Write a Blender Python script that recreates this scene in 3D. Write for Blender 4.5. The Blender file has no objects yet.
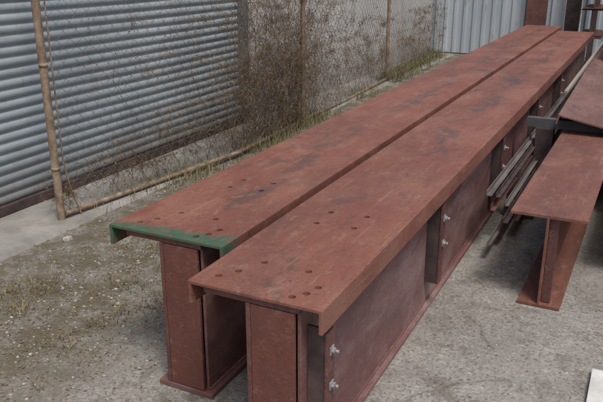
import bpy, bmesh, math, random
from mathutils import Vector, Matrix, noise
random.seed(7)
scene=bpy.context.scene
R=math.radians
K=1.04; CAMZ=1.62*K; TOP=CAMZ-1.0

# ---------------------------------------------------------------- materials
def new_mat(name):
    m=bpy.data.materials.new(name); m.use_nodes=True
    nt=m.node_tree; nt.nodes.clear()
    out=nt.nodes.new('ShaderNodeOutputMaterial'); b=nt.nodes.new('ShaderNodeBsdfPrincipled')
    nt.links.new(b.outputs[0],out.inputs[0])
    return m,nt,b
class N:
    def __init__(s,nt,off=(0,0,0)):
        s.nt=nt; s.tc=nt.nodes.new('ShaderNodeTexCoord'); s.off=off
        s.base=s.map() if off!=(0,0,0) else s.tc.outputs['Object']
    def map(s,scale=(1,1,1),loc=(0,0,0)):
        mp=s.nt.nodes.new('ShaderNodeMapping'); mp.inputs['Scale'].default_value=scale
        mp.inputs['Location'].default_value=tuple(a+b for a,b in zip(loc,s.off))
        s.nt.links.new(s.tc.outputs['Object'],mp.inputs[0]); return mp.outputs[0]
    def noise(s,scale,detail=4,rough=.6,vec=None,dist=0):
        n=s.nt.nodes.new('ShaderNodeTexNoise'); n.inputs['Scale'].default_value=scale; n.inputs['Detail'].default_value=min(detail,5)
        n.inputs['Roughness'].default_value=rough; n.inputs['Distortion'].default_value=dist
        s.nt.links.new(vec if vec else s.base,n.inputs['Vector']); return n.outputs[0]
    def vor(s,scale,vec=None,feature='F1',out='Distance'):
        n=s.nt.nodes.new('ShaderNodeTexVoronoi'); n.feature=feature; n.inputs['Scale'].default_value=scale
        s.nt.links.new(vec if vec else s.base,n.inputs['Vector']); return n.outputs[out]
    def ramp(s,fac,stops):
        r=s.nt.nodes.new('ShaderNodeValToRGB'); e=r.color_ramp.elements
        while len(e)<len(stops): e.new(.5)
        for i,(p,c) in enumerate(stops):
            e[i].position=p; e[i].color=(*c,1) if not isinstance(c,(int,float)) else (c,c,c,1)
        s.nt.links.new(fac,r.inputs[0]); return r.outputs[0]
    def mix(s,fac,a,b,mode='MIX'):
        m=s.nt.nodes.new('ShaderNodeMix'); m.data_type='RGBA'; m.blend_type=mode
        if isinstance(fac,(int,float)): m.inputs[0].default_value=fac
        else: s.nt.links.new(fac,m.inputs[0])
        for k,v in ((6,a),(7,b)):
            if isinstance(v,tuple): m.inputs[k].default_value=(*v,1)
            else: s.nt.links.new(v,m.inputs[k])
        return m.outputs[2]
    def math(s,op,a,b=0):
        m=s.nt.nodes.new('ShaderNodeMath'); m.operation=op
        for k,v in ((0,a),(1,b)):
            if isinstance(v,(int,float)): m.inputs[k].default_value=v
            else: s.nt.links.new(v,m.inputs[k])
        return m.outputs[0]
    def sep(s):
        n=s.nt.nodes.new('ShaderNodeSeparateXYZ'); s.nt.links.new(s.tc.outputs['Object'],n.inputs[0]); return n.outputs
    def bump(s,b,h,strength=.3,dist=.01):
        n=s.nt.nodes.new('ShaderNodeBump'); n.inputs['Strength'].default_value=strength; n.inputs['Distance'].default_value=dist
        s.nt.links.new(h,n.inputs['Height']); s.nt.links.new(n.outputs[0],b.inputs['Normal'])

def simple(name,c1,c2,scale=6,rough=.8,bump=.2,c3=None,metal=0,stretch=(1,1,1),bscale=60,bdist=.004):
    m,nt,b=new_mat(name); n=N(nt)
    v=n.map(stretch)
    st=[(.3,c1),(.7,c2)] if c3 is None else [(.3,c1),(.55,c2),(.72,c3)]
    col=n.ramp(n.noise(scale,4,.65,v),st)
    nt.links.new(col,b.inputs['Base Color']); b.inputs['Roughness'].default_value=rough; b.inputs['Metallic'].default_value=metal
    if bump: n.bump(b,n.noise(bscale,3,.6),bump,bdist)
    return m

def red_oxide(name,base=(.205,.075,.052),dark=(.09,.044,.036),light=(.27,.128,.092),green=False,off=(0,0,0),cx=None,low=.58):
    m,nt,b=new_mat(name); n=N(nt,off)
    c=n.mix(n.ramp(n.noise(2.6,5,.68,n.map((1.6,.7,1.6)),.3),[(.42,0.),(.64,.8)]),base,light)
    c=n.mix(n.ramp(n.noise(1.0,5,.7,n.map((2,1,2),(5,3,0))),[(.45,0.),(.62,.65)]),c,(base[0]*.68,base[1]*.74,base[2]*.80))
    patch=n.noise(3.0,5,.80,n.map((1.6,.75,1.6),(3,1,0)),.25)
    if cx is not None:
        x,y,z=n.sep()
        d=n.math('ABSOLUTE',n.math('SUBTRACT',x,n.math('ADD',cx-.05,n.math('MULTIPLY',n.noise(.8,3,.5),.10))))
        line=n.ramp(d,[(0.,.095),(.06,.04),(.15,0.)])
        patch=n.math('ADD',patch,line)
    c=n.mix(n.ramp(patch,[(low-.01,0.),(low+.035,.38),(low+.14,.75)]),c,(.075,.050,.045))
    c=n.mix(n.ramp(n.noise(2.2,4,.7,n.map((26,.8,26),(1,7,0))),[(.60,0.),(.70,.40)]),c,dark)
    c=n.mix(n.ramp(n.noise(2.0,4,.7,n.map((40,1.1,40),(8,3,2))),[(.62,0.),(.70,.5)]),c,(.36,.24,.19))
    c=n.mix(n.ramp(n.noise(13,5,.82,n.map((1,.8,1),(2,6,3))),[(.58,0.),(.69,.5)]),c,(.26,.115,.06))
    c=n.mix(n.ramp(n.noise(17,5,.8,n.map((1,.6,1),(9,2,1))),[(.55,0.),(.75,.5)]),c,(.34,.225,.175))
    c=n.mix(n.ramp(n.noise(80,3,.75),[(.54,0.),(.66,.6)]),c,dark)
    if green:
        x,y,z=n.sep()
        wob=n.math('MULTIPLY',n.noise(9,5,.75),.16)
        edge=n.math('SUBTRACT',n.math('ADD',y,n.math('MULTIPLY',x,-.08)),wob)
        f=n.ramp(n.math('ADD',edge,.06),[(0.0,.95),(.02,.75),(.045,0.)])
        f=n.math('MULTIPLY',f,n.ramp(n.noise(22,5,.8),[(.34,.15),(.5,1.)]))
        c=n.mix(f,c,n.mix(n.noise(30,4,.6),(.025,.065,.04),(.07,.15,.09)))
    nt.links.new(c,b.inputs['Base Color'])
    nt.links.new(n.ramp(patch,[(.35,.72),(.7,.45)]),b.inputs['Roughness'])
    b.inputs['Specular IOR Level'].default_value=.45
    h=n.math('ADD',n.noise(9,5,.7),n.math('MULTIPLY',n.noise(150,2,.6),.5))
    n.bump(b,h,.45,.006)
    return m

M_red=red_oxide('red_oxide_primer',cx=.245)
M_redg=red_oxide('red_oxide_primer_green_end',green=True,off=(11,5,2),cx=.30)
M_side=red_oxide('side_primer_faded',base=(.185,.085,.080),dark=(.09,.048,.046),light=(.33,.23,.225),off=(3,8,1),low=.61)
M_maroon=red_oxide('maroon_primer',base=(.12,.048,.042),dark=(.055,.028,.027),light=(.17,.08,.07),off=(7,2,5))
M_plate=red_oxide('end_plate_primer',base=(.17,.058,.044),dark=(.08,.036,.03),light=(.20,.082,.064),off=(1,9,5),low=.61)
M_dark=simple('dark_scale_steel',(.03,.021,.022),(.07,.047,.046),9,.75,.3,(.11,.072,.065))
M_galv=simple('dull_bolt_steel',(.20,.20,.20),(.42,.42,.42),40,.6,.2,metal=.3)
M_pipe=simple('weathered_pipe',(.12,.075,.045),(.27,.20,.14),14,.8,.3,(.38,.32,.26))
M_wire=simple('rusty_wire',(.16,.135,.11),(.34,.31,.27),5,.6,0)
M_vine=simple('dry_vine',(.11,.075,.048),(.26,.185,.12),12,.9,0)
M_leafd=simple('dry_leaf',(.11,.07,.042),(.26,.185,.11),25,.9,0)
M_leafg=simple('weed_green',(.045,.060,.02),(.12,.125,.05),10,.9,0)
M_straw=simple('straw_grass',(.15,.125,.06),(.32,.27,.15),10,.9,0)
M_wood=simple('grey_timber',(.18,.16,.13),(.36,.32,.27),6,.85,.4,stretch=(6,6,1))
M_tube=simple('grey_tube',(.055,.055,.06),(.12,.12,.125),8,.6,.2)
M_rod=simple('steel_bar',(.09,.07,.068),(.22,.20,.195),6,.55,.2,stretch=(5,.5,5))
M_white=simple('white_board',(.42,.42,.39),(.72,.72,.70),9,.7,.3)
M_track=simple('door_track',(.10,.11,.12),(.2,.22,.235),7,.6,.2)

def shutter_mat():
    m,nt,b=new_mat('blue_grey_shutter'); n=N(nt)
    c=n.mix(n.ramp(n.noise(1.4,5,.65,n.map((1,1,.25))),[(.35,0.),(.7,1.)]),(.255,.30,.33),(.36,.405,.43))
    c=n.mix(n.ramp(n.noise(9,5,.75,n.map((1,.22,1.3))),[(.53,0.),(.72,.6)]),c,(.165,.17,.17))
    c=n.mix(n.ramp(n.noise(3.5,5,.8,n.map((1,2.2,.5),(4,4,4))),[(.56,0.),(.68,.45)]),c,(.21,.185,.16))
    c=n.mix(n.ramp(n.noise(40,4,.75),[(.60,0.),(.68,.6)]),c,(.16,.12,.09))
    x,y,z=n.sep()
    g=n.ramp(n.math('ADD',z,n.math('MULTIPLY',n.noise(5,4,.7),.3)),[(.15,.85),(.6,0.)])
    c=n.mix(g,c,(.13,.115,.10))
    nt.links.new(c,b.inputs['Base Color']); b.inputs['Roughness'].default_value=.6
    n.bump(b,n.noise(30,3,.6),.15,.003); return m
M_shut=shutter_mat()
def wall_mat():
    m,nt,b=new_mat('painted_masonry'); n=N(nt)
    c=n.ramp(n.noise(1.7,5,.7,n.map((1,1,.4))),[(.3,(.50,.50,.49)),(.6,(.62,.62,.61)),(.8,(.70,.70,.69))])
    c=n.mix(n.ramp(n.noise(9,5,.75,n.map((1,1,.3))),[(.58,0.),(.72,.5)]),c,(.30,.29,.27))
    x,y,z=n.sep()
    c=n.mix(n.ramp(n.math('ADD',z,n.math('MULTIPLY',n.noise(3,5,.7),.6)),[(.3,.8),(.8,0.)]),c,(.26,.24,.21))
    nt.links.new(c,b.inputs['Base Color']); b.inputs['Roughness'].default_value=.85
    n.bump(b,n.noise(45,4,.7),.4,.006); return m
M_wall=wall_mat()
def corr_mat():
    m,nt,b=new_mat('corrugated_sheet_paint'); n=N(nt)
    c=n.ramp(n.noise(2,5,.65,n.map((1,1,.25))),[(.3,(.34,.39,.44)),(.7,(.48,.53,.57))])
    c=n.mix(n.ramp(n.noise(8,5,.7,n.map((1,1,.3))),[(.58,0.),(.70,.7)]),c,(.24,.21,.19))
    nt.links.new(c,b.inputs['Base Color']); b.inputs['Roughness'].default_value=.5; return m
M_corr=corr_mat()

def ground_mat():
    m,nt,b=new_mat('worn_concrete_and_dirt'); n=N(nt)
    x,y,z=n.sep()
    agg=n.ramp(n.vor(85,out='Color'),[(.15,(.19,.18,.17)),(.5,(.28,.27,.25)),(.85,(.43,.415,.39))])
    sand=n.ramp(n.noise(2.5,5,.7),[(.3,(.23,.22,.205)),(.7,(.36,.345,.32))])
    c=n.mix(n.ramp(n.noise(1.6,4,.7,n.map((1,1,1),(2,8,0))),[(.4,.2),(.6,.6)]),sand,agg)
    c=n.mix(n.ramp(n.noise(.9,5,.75),[(.42,0.),(.58,.6)]),c,(.18,.165,.145))
    c=n.mix(n.ramp(n.noise(4,5,.85,n.map((1,1,1),(4,4,0))),[(.51,0.),(.60,.6)]),c,(.135,.12,.10))
    c=n.mix(n.ramp(n.noise(38,5,.8),[(.57,0.),(.66,.75)]),c,(.52,.50,.46))
    c=n.mix(n.ramp(n.noise(60,4,.8,n.map((1,1,1),(7,1,0))),[(.54,0.),(.64,.85)]),c,(.07,.063,.054))
    vm=nt.nodes.new('ShaderNodeVectorMath'); vm.operation='ADD'
    nz=nt.nodes.new('ShaderNodeTexNoise'); nz.inputs['Scale'].default_value=2.5; nz.inputs['Detail'].default_value=5
    sc=nt.nodes.new('ShaderNodeVectorMath'); sc.operation='SCALE'; sc.inputs[3].default_value=.5
    nt.links.new(n.tc.outputs['Object'],nz.inputs['Vector']); nt.links.new(nz.outputs['Color'],sc.inputs[0])
    nt.links.new(n.tc.outputs['Object'],vm.inputs[0]); nt.links.new(sc.outputs[0],vm.inputs[1])
    crack=n.ramp(n.vor(1.1,vm.outputs[0],'DISTANCE_TO_EDGE'),[(0.0,.6),(.008,.25),(.03,0.)])
    crack=n.math('MULTIPLY',crack,n.ramp(n.noise(1.8,4,.6,n.map((1,1,1),(1,5,0))),[(.42,0.),(.55,1.)]))
    c=n.mix(crack,c,(.085,.078,.055))
    ms=n.math('ADD',x,n.math('MULTIPLY',n.noise(2.5,5,.7),1.0))
    f=n.ramp(n.math('MULTIPLY',n.math('ADD',ms,3.6),.4),[(.3,0.),(.42,1.),(.78,1.),(.95,0.)])
    f2=n.math('MULTIPLY',f,n.ramp(n.noise(5,5,.84),[(.40,0.1),(.54,.92)]))
    c=n.mix(f2,c,n.mix(n.noise(20,4,.7),(.055,.050,.032),(.165,.14,.095)))
    nt.links.new(c,b.inputs['Base Color']); b.inputs['Roughness'].default_value=.95; b.inputs['Specular IOR Level'].default_value=.2
    h=n.math('ADD',n.noise(12,5,.8),n.math('MULTIPLY',n.vor(85),.25))
    h=n.math('SUBTRACT',h,n.math('MULTIPLY',crack,.4))
    n.bump(b,h,.6,.014); return m
M_ground=ground_mat()
M_slab=simple('concrete_apron',(.19,.18,.165),(.29,.28,.26),4,.9,.5,(.37,.355,.33),bscale=40,bdist=.008)
M_stone=simple('pebbles',(.18,.17,.16),(.5,.48,.44),30,.9,0)

# ---------------------------------------------------------------- geometry helpers
def obj(name,me,mat=None,parent=None,smooth=False):
    o=bpy.data.objects.new(name,me); scene.collection.objects.link(o)
    if mat: me.materials.append(mat)
    if parent: o.parent=parent
    if smooth:
        for p in me.polygons: p.use_smooth=True
    return o
def empty(name,loc=(0,0,0),rot=(0,0,0)):
    o=bpy.data.objects.new(name,None); scene.collection.objects.link(o); o.location=loc; o.rotation_euler=rot; o.empty_display_size=.1; return o
def box(name,x0,x1,y0,y1,z0,z1,mat,parent=None,bev=.003):
    bm=bmesh.new(); bmesh.ops.create_cube(bm,size=1)
    for v in bm.verts:
        v.co=Vector((x0+(v.co.x+.5)*(x1-x0),y0+(v.co.y+.5)*(y1-y0),z0+(v.co.z+.5)*(z1-z0)))
    if bev: bmesh.ops.bevel(bm,geom=bm.edges[:],offset=bev,segments=2,affect='EDGES',profile=.6)
    me=bpy.data.meshes.new(name); bm.to_mesh(me); bm.free(); return obj(name,me,mat,parent)
def extrude_profile(name,pts,y0,y1,mat,parent=None,segs=1,bev=.002):
    bm=bmesh.new(); rings=[]
    for i in range(segs+1):
        y=y0+(y1-y0)*i/segs
        rings.append([bm.verts.new((p[0],y,p[1])) for p in pts])
    n=len(pts)
    for a,b2 in zip(rings,rings[1:]):
        for i in range(n): bm.faces.new((a[i],a[(i+1)%n],b2[(i+1)%n],b2[i]))
    bm.faces.new(rings[0][::-1]); bm.faces.new(rings[-1])
    bmesh.ops.recalc_face_normals(bm,faces=bm.faces)
    if bev:
        ed=[e for e in bm.edges if len(e.link_faces)==2 and e.calc_face_angle(0)>.5]
        bmesh.ops.bevel(bm,geom=ed,offset=bev,segments=2,affect='EDGES',profile=.6)
    me=bpy.data.meshes.new(name); bm.to_mesh(me); bm.free(); return obj(name,me,mat,parent)
def cyl(name,p0,p1,r,mat,parent=None,seg=16,smooth=True):
    p0=Vector(p0);p1=Vector(p1);d=p1-p0
    bm=bmesh.new(); bmesh.ops.create_cone(bm,cap_ends=True,segments=seg,radius1=r,radius2=r,depth=d.length)
    q=Vector((0,0,1)).rotation_difference(d.normalized()).to_matrix().to_4x4()
    bmesh.ops.transform(bm,matrix=Matrix.Translation((p0+p1)/2)@q,verts=bm.verts)
    me=bpy.data.meshes.new(name); bm.to_mesh(me); bm.free()
    o=obj(name,me,mat,parent)
    if smooth:
        for p in me.polygons: p.use_smooth=len(p.vertices)==4
    return o
def cut(target,holes,z0,z1,r):
    bm=bmesh.new()
    for (x,y) in holes:
        ret=bmesh.ops.create_cone(bm,cap_ends=True,segments=20,radius1=r,radius2=r,depth=z1-z0)
        bmesh.ops.translate(bm,verts=ret['verts'],vec=(x,y,(z0+z1)/2))
    me=bpy.data.meshes.new('cutter'); bm.to_mesh(me); bm.free(); c=bpy.data.objects.new('cutter',me); scene.collection.objects.link(c)
    c.parent=target.parent
    md=target.modifiers.new('b','BOOLEAN'); md.operation='DIFFERENCE'; md.solver='EXACT'; md.object=c
    bpy.context.view_layer.update()
    dg=bpy.context.evaluated_depsgraph_get(); nm=bpy.data.meshes.new_from_object(target.evaluated_get(dg))
    target.modifiers.clear(); target.data=nm; bpy.data.objects.remove(c)
def tube_mesh(paths,mat,name,parent,sides=3):
    V=[];F=[]
    cs=[(math.cos(2*math.pi*i/sides),math.sin(2*math.pi*i/sides)) for i in range(sides)]
    for pts,r0,r1 in paths:
        n=len(pts); b0=len(V)
        for i in range(n):
            p=pts[i]; d=(pts[min(i+1,n-1)]-pts[max(i-1,0)])
            if d.length<1e-6: d=Vector((0,0,1))
            d.normalize(); u=Vector((1,0,0)) if abs(d.x)<.8 else Vector((0,1,0))
            a=d.cross(u).normalized(); b=d.cross(a); r=r0+(r1-r0)*i/max(1,n-1)
            for c,s in cs: V.append(p+a*(c*r)+b*(s*r))
        for i in range(n-1):
            for k in range(sides):
                l=(k+1)%sides; F.append((b0+i*sides+k,b0+i*sides+l,b0+(i+1)*sides+l,b0+(i+1)*sides+k))
    me=bpy.data.meshes.new(name); me.from_pydata([tuple(v) for v in V],[],F); me.update()
    return obj(name,me,mat,parent,True)

# ---------------------------------------------------------------- crane runway girders
girders=[]
def girder(name,xl,xr,y0,y1,top,mat_top,brackets,second):
    L=y1-y0; w=xr-xl; c=w/2
    e=empty(name,(xl,y0,0)); girders.append(e)
    t=.013; lip=.085
    prof=[(0,top),(w,top),(w,top-lip),(w-t,top-lip),(w-t,top-t),(t,top-t),(t,top-lip),(0,top-lip)]
    cap=extrude_profile('channel_cap',prof,0,L,mat_top,e,1,.003)
    holes=[(c-.085,.235),(c+.085,.235),(c-.17,.075),(c-.13,.135),(c+.15,.085),(c+.165,.14),(c+.12,.045)]
    for dy in second: holes+= [(c-.085,dy),(c+.07,dy+.015)]
    cut(cap,holes,top-.06,top+.02,.0125)
    fw=.19
    tf=box('top_flange',c-fw,c+fw*.85,.012,L-.01,top-t-.024,top-t-.001,M_maroon,e,.002)
    cut(tf,[h for h in holes if abs(h[0]-c)<.15],top-.08,top,.0125)
    box('web',c-.030,c-.014,.008,L-.01,.024,top-t-.025,M_maroon,e,.002)
    box('side_plate',c+.145,c+.157,.03,L-.02,.024,top-t-.026,M_side,e,.002)
    box('end_plate',c-.013,c+.144,.010,.024,.026,top-t-.027,M_plate,e,.002)
    box('bottom_flange',c-.075,c+.185,0.004,L-.01,.001,.023,M_side,e,.003)
    cyl('weld_bead',(c+.158,.03,.026),(c+.158,L-.03,.026),.006,M_maroon,e,8)
    for by in brackets:
        b0=c+.158
        box('bracket_plate',b0,b0+.062,by,by+.011,.15,top-lip-.02,M_dark,e,.002)
        box('bracket_flange',b0+.0625,b0+.0725,by-.004,by+.055,.15,top-lip-.035,M_maroon,e,.002)
        for bz in (top-.19,top-.32):
            bx=b0+.073
            box('clip_washer',bx,bx+.005,by+.010,by+.042,bz-.015,bz+.015,M_galv,e,.002)
            cyl('bolt_head',(bx+.005,by+.026,bz),(bx+.015,by+.026,bz),.011,M_galv,e,6,False)
            cyl('bolt_thread',(bx+.015,by+.026,bz),(bx+.027,by+.026,bz),.006,M_galv,e,10)
    return e
girder('steel_crane_girder',-1.259,-.770,1.70,11.0,TOP,M_red,[.075,1.42,2.9,4.4,5.9],(.66,.80))
girder('steel_crane_girder',-1.835,-1.305,1.985,11.75,TOP,M_redg,[.9],(.62,.74))

# ---------------------------------------------------------------- right hand steel stack
def ibeam(name,xc,w,y0,y1,z0,h,mat,rotz=0,roll=0,tf=.016,tw=.012,wb=None):
    e=empty(name,(xc,y0,z0),(0,roll,rotz))
    hw=w/2; ht=tw/2; hb=(wb or w)/2
    prof=[(-hb,0),(hb,0),(hb,tf),(ht,tf),(ht,h-tf),(hw,h-tf),(hw,h),(-hw,h),(-hw,h-tf),(-ht,h-tf),(-ht,tf),(-hb,tf)]
    extrude_profile('i_section',prof,0,y1-y0,mat,e,1,.002)
    return e
M_red2=red_oxide('red_oxide_stack',base=(.175,.070,.052),off=(2,2,8))
ibm=ibeam('steel_i_beam',-.32,.35,3.26,9.3,.002,.478,M_red2,rotz=R(-.6),wb=.20)
box('end_gusset',.008,.05,.03,.042,.02,.46,M_maroon,ibm,.002)
ibeam('steel_i_beam',.10,.30,3.75,9.8,.002,.40,M_maroon)
ibeam('steel_i_beam',.50,.30,3.5,9.6,.002,.42,M_red2)
e=empty('steel_cross_tube',(0,5.0,.0))
def tube_x(x0,x1,y,z,s,t,mat,parent):
    bm=bmesh.new()
    o=[(y-s,z-s),(y+s,z-s),(y+s,z+s),(y-s,z+s)]; i=[(y-s+t,z-s+t),(y+s-t,z-s+t),(y+s-t,z+s-t),(y-s+t,z+s-t)]
    A=[bm.verts.new((x0,*p)) for p in o];B=[bm.verts.new((x1,*p)) for p in o];C=[bm.verts.new((x0,*p)) for p in i];D=[bm.verts.new((x1,*p)) for p in i]
    for k in range(4):
        l=(k+1)%4
        bm.faces.new((A[k],A[l],B[l],B[k])); bm.faces.new((C[k],D[k],D[l],C[l])); bm.faces.new((A[k],C[k],C[l],A[l])); bm.faces.new((B[k],B[l],D[l],D[k]))
    bmesh.ops.recalc_face_normals(bm,faces=bm.faces)
    me=bpy.data.meshes.new('tube'); bm.to_mesh(me); bm.free(); return obj('tube',me,mat,parent)
tube_x(-.73,.75,.15,.512,.032,.005,M_tube,e)
box('packing_block',-.66,-.54,.10,.20,.002,.479,M_dark,e,.004)
def channel(name,loc,w,h,L,t,mat,rot=(0,0,0)):
    e=empty(name,loc,rot)
    prof=[(0,h),(w,h),(w,0),(w-t,0),(w-t,h-t),(t,h-t),(t,0),(0,0)]
    extrude_profile('channel_section',prof,0,L,mat,e,1,.002)
    return e
M_top=red_oxide('dull_brown_scale',base=(.165,.080,.062),dark=(.07,.042,.038),light=(.24,.14,.115),off=(4,4,1))
channel('steel_channel',(-.52,4.95,.550),.42,.07,5.8,.012,M_top,(0,R(12),R(.8)))
channel('steel_channel',(-.10,4.7,.45),.34,.10,6.2,.012,M_maroon,(0,R(3),0))
ibeam('steel_i_beam',-.30,.26,8.0,11.2,.64,.20,M_maroon,rotz=R(1.0))
box('timber_batten',-.56,-.535,5.7,9.6,.632,.655,M_wood)
e=empty('steel_angle_bars')
bars=[(-.710,.37,3.75,9.3,.030),(-.675,.335,3.85,9.6,.026),(-.690,.27,3.8,9.0,.030),(-.645,.24,4.0,9.4,.024),(-.630,.17,3.9,9.2,.030),(-.600,.12,4.1,9.5,.028),(-.67,.10,3.7,9.3,.024)]
for k,(x,z,y0,y1,a) in enumerate(bars):
    t=.005
    prof=[(x,z),(x+a,z),(x+a,z+t),(x+t,z+t),(x+t,z+a),(x,z+a)]
    o=extrude_profile('angle_bar_%d'%k,prof,0,y1-y0,(M_rod,M_dark,M_maroon)[k%3],e,1,.0008)
    o.location=(0,y0,0); o.rotation_euler=(R(random.uniform(-.25,.15)),0,R(random.uniform(-.15,.15)))
for y in (4.5,6.8,8.8): box('bar_rest',-.73,-.54,y,y+.06,.002,.085,M_dark,e,.004)
for y in (4.5,6.8,8.8): box('bar_riser',-.72,-.645,y+.005,y+.05,.086,.34,M_dark,e,.004)
e=empty('stacked_steel_beams')
for (x0,x1,z0,z1,y0) in [(-1.05,-.70,0.0,.5,11.4),(-1.03,-.72,.51,.9,11.5),(-1.0,-.70,.91,1.28,11.4),(-.98,-.72,1.29,1.75,11.6)]:
    w=x1-x0;h=z1-z0;c=(x0+x1)/2;hw=w/2;ht=.007;tf=.016
    prof=[(c-hw,z0),(c+hw,z0),(c+hw,z0+tf),(c+ht,z0+tf),(c+ht,z1-tf),(c+hw,z1-tf),(c+hw,z1),(c-hw,z1),(c-hw,z1-tf),(c-ht,z1-tf),(c-ht,z0+tf),(c-hw,z0+tf)]
    extrude_profile('stacked_section',prof,y0,y0+1.0,M_maroon,e,1,.002)
ibeam('steel_i_beam',-.30,.36,9.6,12.4,.86,.34,M_dark,rotz=R(-2))

# ---------------------------------------------------------------- building with roller door
WX=-3.635
bld=empty('warehouse_building')
def shutter(y0,y1,z0,z1,x,parent):
    bm=bmesh.new(); pitch=.067; sub=8; prof=[]
    n=int((z1-z0)/pitch)
    for i in range(n):
        for k in range(sub):
            t=k/sub; d=.013*math.sin(math.pi*min(1,t/.82))**.7 if t<.82 else -.006*math.sin(math.pi*(t-.82)/.18)
            prof.append((x+d,z0+(i+t)*pitch,i))
    prev=None
    ys=[y0+(y1-y0)*k/30 for k in range(31)]
    for (px,pz,i) in prof:
        row=[bm.verts.new((px+.012*noise.noise(Vector((y*.9,pz*2.2,0)))+.004*noise.noise(Vector((y*1.5,i*3.7,9))),y,pz+.006*noise.noise(Vector((y*.7,pz*3,5))))) for y in ys]
        if prev:
            for a in range(len(ys)-1): bm.faces.new((prev[a],prev[a+1],row[a+1],row[a]))
        prev=row
    bmesh.ops.recalc_face_normals(bm,faces=bm.faces)
    me=bpy.data.meshes.new('roller_shutter'); bm.to_mesh(me); bm.free(); return obj('roller_shutter',me,M_shut,parent,True)
shutter(-.6,6.0,.09,3.2,WX-.03,bld)
box('shutter_bottom_bar',WX-.05,WX+.002,-.6,6.0,.025,.088,M_dark,bld,.004)
box('door_track',WX-.06,WX+.03,6.002,6.11,.0,3.25,M_track,bld,.006)
box('door_track_near',WX-.06,WX+.03,-.72,-.602,.0,3.25,M_track,bld,.006)
box('wall_section',WX-.30,WX,6.112,12.45,-.05,4.2,M_wall,bld,.01)
box('wall_section_near',WX-.30,WX,-6,-.722,-.05,4.2,M_wall,bld,.01)
box('lintel_wall',WX-.30,WX-.003,-.722,6.112,3.252,4.197,M_wall,bld,.01)
box('rear_mass',WX-6,WX-.302,-6,12.45,-.05,4.1,M_wall,bld,.01)
box('wall_pilaster',WX+.0005,WX+.05,10.1,10.32,0,4.1,M_wall,bld,.008)

# ---------------------------------------------------------------- corrugated sheet fence
def corrugated(name,x0,x1,y,z1,parent):
    bm=bmesh.new(); pitch=.165; pts=[]; x=x0
    seq=[(0,0),(.055,0),(.075,-.03),(.12,-.03),(.14,0)]
    while x<x1:
        for dx,dy in seq:
            if x+dx<x1: pts.append((x+dx,y+dy))
        x+=pitch
    prev=None
    for p in pts:
        a=bm.verts.new((p[0],p[1],0.02)); b=bm.verts.new((p[0],p[1],z1))
        if prev: bm.faces.new((prev[0],a,b,prev[1]))
        prev=(a,b)
    me=bpy.data.meshes.new(name); bm.to_mesh(me); bm.free(); return obj(name,me,M_corr,parent)
cf=empty('corrugated_metal_fence')
corrugated('sheet',-3.62,-1.98,12.6,2.6,cf)
corrugated('sheet_far',-1.66,-1.36,12.6,2.6,cf)
corrugated('sheet_right',-1.14,4.0,12.9,2.6,cf)
box('fence_column',-1.975,-1.665,12.45,12.72,0,2.7,M_maroon,cf,.006)
box('fence_column_right',-1.355,-1.145,12.45,12.72,0,2.7,M_dark,cf,.006)
box('fence_rail',-3.62,-1.98,12.66,12.70,1.9,2.0,M_maroon,cf)

# ---------------------------------------------------------------- chain link fence
fe=empty('chain_link_fence')
path=[Vector(p) for p in [(-3.27,3.11),(-3.05,4.95),(-3.10,6.30),(-3.22,9.15),(-3.34,12.2)]]
lens=[(b-a).length for a,b in zip(path,path[1:])]
def fence_pt(s):
    acc=0
    for a,b,l in zip(path,path[1:],lens):
        if s<=acc+l: return a+(b-a)*((s-acc)/l)
        acc+=l
    return path[-1]
total=sum(lens)
pit=.050; ztop=2.05; nw=int(total/pit); paths=[]
for w in range(nw):
    pts=[]; zz=.05; k=0
    while zz<ztop:
        side=((k+w)%2)
        s=(w+side)*pit+.02
        p=fence_pt(min(max(s,0),total))
        bul=.06*noise.noise(Vector((s*.9,zz*1.1,3)))+.025*noise.noise(Vector((s*3,zz*3,8)))
        if s<.15: bul*=s/.15
        sl=.03*noise.noise(Vector((s*1.1,zz*1.5,11)))
        pts.append(Vector((p.x+bul+(.002 if side else -.002),p.y+sl,zz+.03*noise.noise(Vector((s*1.3,zz,20))))))
        zz+=pit*1.0; k+=1
    paths.append((pts,.0018,.0018))
tube_mesh(paths,M_wire,'mesh_wire',fe,3)
def pipe(name,pts,r,mat=M_pipe):
    cu=bpy.data.curves.new(name,'CURVE'); cu.dimensions='3D'; cu.bevel_depth=r; cu.bevel_resolution=4; cu.use_fill_caps=True
    sp=cu.splines.new('POLY'); sp.points.add(len(pts)-1)
    for i,p in enumerate(pts): sp.points[i].co=(*p,1)
    o=bpy.data.objects.new(name,cu); scene.collection.objects.link(o); cu.materials.append(mat); o.parent=fe; return o
pipe('gate_post',[(-3.27,3.11,0.0),(-3.275,3.11,2.2)],.0255)
pipe('gate_bottom_rail',[(-3.255,3.13,.055),(-3.15,4.1,.045),(-3.05,4.95,.045),(-3.10,6.27,.05)],.018)
pipe('fence_post_a',[(-3.10,6.30,0),(-3.10,6.30,2.2)],.024)
pipe('bottom_rail_b',[(-3.11,6.33,.05),(-3.17,7.8,.03),(-3.22,9.13,.05)],.017)
pipe('fence_post_b',[(-3.22,9.15,0),(-3.22,9.15,2.2)],.026)
pipe('bottom_rail_c',[(-3.22,9.17,.05),(-3.34,12.2,.05)],.017)
pipe('top_rail',[(-3.275,3.11,2.06),(-3.05,4.95,2.06),(-3.10,6.30,2.06),(-3.22,9.15,2.06),(-3.34,12.2,2.06)],.019)
pipe('stretcher_bar',[(-3.262,3.17,2.0),(-3.262,3.17,.40),(-3.235,3.19,.18),(-3.22,3.24,.02)],.005)
for z in (.35,1.0,1.6): cyl('tension_band',(-3.271,3.11,z),(-3.271,3.11,z+.022),.028,M_pipe,fe,16)

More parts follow.
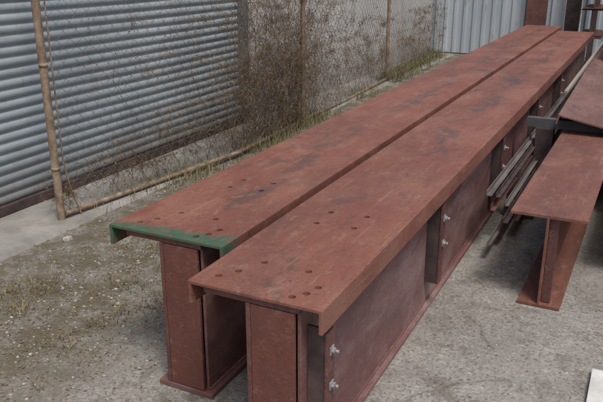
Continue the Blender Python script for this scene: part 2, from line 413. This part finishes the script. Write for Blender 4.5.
# ---------------------------------------------------------------- plants
def blade(bm,p,h,w,lean,az,mi=0):
    d=Vector((math.cos(az),math.sin(az),0)); s=Vector((-d.y,d.x,0))*w
    a=Vector(p); b=a+d*lean*.35+Vector((0,0,h*.6)); c=a+d*lean+Vector((0,0,h))
    v=[bm.verts.new(a-s),bm.verts.new(a+s),bm.verts.new(b+s*.7),bm.verts.new(b-s*.7),bm.verts.new(c)]
    f=bm.faces.new((v[0],v[1],v[2],v[3])); f.material_index=mi; f=bm.faces.new((v[3],v[2],v[4])); f.material_index=mi
def leaf(bm,p,sz,mi=0,flat=False):
    n=Vector((random.gauss(0,1),random.gauss(0,1),random.gauss(0,1))) if not flat else Vector((random.gauss(0,.25),random.gauss(0,.25),1))
    n.normalize(); u=n.orthogonal().normalized(); u=Matrix.Rotation(random.uniform(0,6.28),3,n)@u; w=n.cross(u)
    p=Vector(p); pts=[p-u*sz,p+w*sz*.45-u*.1*sz,p+u*sz,p-w*sz*.45]
    f=bm.faces.new([bm.verts.new(q) for q in pts]); f.material_index=mi
def finish(name,bm,mats):
    me=bpy.data.meshes.new(name); bm.to_mesh(me); bm.free(); o=obj(name,me)
    for m in mats: me.materials.append(m)
    return o
ve=empty('dry_climbing_vine'); vp=[]
bm=bmesh.new()
def vine(s0,n,hmax,spread,leafp=.5,twigs=.30):
    for _ in range(n):
        s=random.gauss(s0,spread); z=random.uniform(0,.05); ang=random.gauss(0,.45); off=random.uniform(-.14,.07)
        H=hmax*random.uniform(.3,1.0); pts=[]; rad=random.uniform(.6,1.4)*.0019
        for k in range(62):
            p=fence_pt(min(max(s,0.05),total)); P=Vector((p.x+off,p.y,max(z,.01))); pts.append(P)
            if random.random()<leafp and k>2: leaf(bm,P+Vector((random.gauss(0,.03),random.gauss(0,.03),random.gauss(0,.03))),random.uniform(.005,.012),0 if random.random()<.9 else 1)
            if random.random()<twigs and k>3:
                d=Vector((random.gauss(0,.7),random.gauss(0,1),random.gauss(.1,.9))).normalized(); q=P.copy(); tp=[q.copy()]
                for j in range(random.randint(3,7)):
                    d=(d+Vector((random.gauss(0,.35),random.gauss(0,.35),random.gauss(-.03,.35)))).normalized(); q=q+d*.022
                    if q.x<WX+.06 or q.z<.01: break
                    tp.append(q.copy())
                    if random.random()<leafp*.8: leaf(bm,q,random.uniform(.004,.010),0 if random.random()<.92 else 1)
                if len(tp)>1: vp.append((tp,.0011,.0006))
            ang+=random.gauss(0,.36); ang*=.93
            st=.045; s+=math.sin(ang)*st; z+=math.cos(ang)*st*(1 if z<H else -.6); off+=random.gauss(0,.01); off=max(-.25,min(.12,off))
            if z<0: break
        vp.append((pts,rad,rad*.4))
vine(3.0,130,1.8,.24,.5,.4); vine(2.5,84,1.6,.28,.45,.35); vine(2.0,26,.8,.3); vine(3.6,26,1.2,.3); vine(4.6,14,.8,.5); vine(1.3,16,.4,.4); vine(.5,8,.3,.3)
vine(6.0,26,.9,.4); vine(8.0,34,.9,.6)
tube_mesh(vp,M_vine,'stems',ve,3)
o=finish('leaves',bm,[M_leafd,M_leafg]); o.parent=ve
bm=bmesh.new()
for _ in range(9500):
    s=random.uniform(.2,total-.1)
    dens=.35+.8*noise.noise(Vector((s*1.3,0,4)))+ (.5 if 2<s<3.8 else 0)+(.9 if s>6 else 0)
    if random.random()>dens: continue
    p=fence_pt(s); h=random.uniform(.02,.12)*(1.7 if s>6 else 1)*(1.4 if 2<s<3.5 else 1)
    blade(bm,(p.x+random.gauss(.0,.10),p.y,0),h,.0022,random.uniform(0,h*1.3),random.uniform(0,6.28),0 if random.random()<(.7 if s<6 else .45) else 1)
finish('fence_line_weeds',bm,[M_straw,M_leafg])
bm=bmesh.new()
cl=[(random.uniform(-2.95,-1.75),random.uniform(1.6,4.8),random.uniform(.04,.16),.6) for _ in range(44)]
for (x,y) in [(-2.05,2.35),(-2.0,2.5),(-2.15,2.2),(-2.3,2.55),(-2.55,2.1),(-2.75,2.25),(-2.62,2.35),(-1.95,2.75),(-2.35,3.0),(-2.1,1.95)]:
    cl.append((x,y,random.uniform(.06,.13),1.5)); cl.append((x+random.gauss(0,.05),y+random.gauss(0,.05),random.uniform(.05,.1),1.3))
for (cx,cy,r,hs) in cl:
    for _ in range(int(r*620)):
        h=random.uniform(.006,.036)*hs
        blade(bm,(cx+random.gauss(0,r*.6),cy+random.gauss(0,r*.6),0),h,.0017,random.uniform(h*.4,h*2),random.uniform(0,6.28),random.choice([0,0,1,2,2]))
for _ in range(5000):
    leaf(bm,(random.gauss(-2.35,.42),random.uniform(1.3,5.5),.006),random.uniform(.003,.011),random.choice([0,2,2]),True)
for _ in range(1100):
    leaf(bm,(random.uniform(-.78,.4),random.uniform(1.2,4.5),.006),random.uniform(.002,.007),random.choice([0,0,2]),True)
finish('ground_weeds_and_litter',bm,[M_straw,M_leafg,M_leafd])
bm=bmesh.new()
def peb(x,y,r):
    ret=bmesh.ops.create_icosphere(bm,subdivisions=1,radius=r)
    for v in ret['verts']:
        v.co=Vector((v.co.x*random.uniform(.7,1.2)+x,v.co.y*random.uniform(.7,1.2)+y,v.co.z*.6+r*.25))
for _ in range(2400):
    peb(random.gauss(-2.35,.45),random.uniform(1.3,5.5),abs(random.gauss(.002,.003))+.002)
for _ in range(900):
    peb(random.uniform(-.8,1.0),random.uniform(1.0,5),abs(random.gauss(.001,.002))+.0015)
peb(-3.02,2.9,.03)
finish('loose_gravel',bm,[M_stone])

# ---------------------------------------------------------------- ground
bm=bmesh.new()
bmesh.ops.create_grid(bm,x_segments=8,y_segments=8,size=300)
me=bpy.data.meshes.new('ground'); bm.to_mesh(me); bm.free(); obj('ground',me,M_ground)
bm=bmesh.new(); prev=None; n=60
for i in range(n+1):
    y=-4+16.4*i/n; xe=-3.13+.03*noise.noise(Vector((y*2,0,0)))+.015*noise.noise(Vector((y*9,0,0)))
    r=[bm.verts.new((WX-.05,y,.022)),bm.verts.new((xe-.01,y,.020)),bm.verts.new((xe+.012,y,-.005))]
    if prev:
        for k in range(2): bm.faces.new((prev[k],prev[k+1],r[k+1],r[k]))
    prev=r
bmesh.ops.recalc_face_normals(bm,faces=bm.faces)
me=bpy.data.meshes.new('concrete_apron'); bm.to_mesh(me); bm.free(); o=obj('concrete_apron',me,M_slab)
box('white_board',-.030,.28,2.35,2.76,.004,.026,M_white)

# enlarge everything except the girders by the site scale factor
for o in list(scene.objects):
    if o.parent is None and o not in girders:
        o.location=o.location*K; o.scale=(K,K,K)
# crumbs of dirt and dry leaf on the girder tops
bm=bmesh.new()
for _ in range(420):
    xl,xr,y0,y1=random.choice([(-1.24,-.79,1.8,10.8),(-1.82,-1.32,2.1,11.5)])
    leaf(bm,(random.uniform(xl,xr),y0+(y1-y0)*random.random()**1.3,TOP+.003),random.uniform(.0015,.005),random.choice([0,1,1]),True)
finish('dry_leaf_litter',bm,[M_straw,M_leafd])

# ---------------------------------------------------------------- light
az=Vector((.65,-.60)); el=R(62)
world=bpy.data.worlds.new('World'); scene.world=world; world.use_nodes=True
nt=world.node_tree; bg=nt.nodes['Background']; sk=nt.nodes.new('ShaderNodeTexSky'); sk.sky_type='NISHITA'; sk.sun_disc=False
sk.sun_elevation=el; sk.sun_rotation=math.atan2(az.x,az.y); sk.dust_density=5; sk.air_density=1.0; sk.ozone_density=.7
nt.links.new(sk.outputs[0],bg.inputs[0]); bg.inputs[1].default_value=.13
sd=bpy.data.lights.new('sun','SUN'); sd.energy=1.9; sd.angle=R(14); sd.color=(1,.97,.92)
so=bpy.data.objects.new('sun',sd); scene.collection.objects.link(so)
azn=az.normalized(); dirv=Vector((azn.x*math.cos(el),azn.y*math.cos(el),math.sin(el)))
so.rotation_euler=dirv.to_track_quat('Z','Y').to_euler()
# ---------------------------------------------------------------- camera
cd=bpy.data.cameras.new('camera'); cam=bpy.data.objects.new('camera',cd); scene.collection.objects.link(cam)
cam.location=(0,0,CAMZ); cam.rotation_euler=(R(90-19.2),0,R(26.3)); cd.sensor_width=36; cd.lens=41.7; cd.clip_end=1000; cd.clip_start=.05
scene.camera=cam
scene.view_settings.view_transform='Standard'; scene.view_settings.look='None'; scene.view_settings.exposure=0
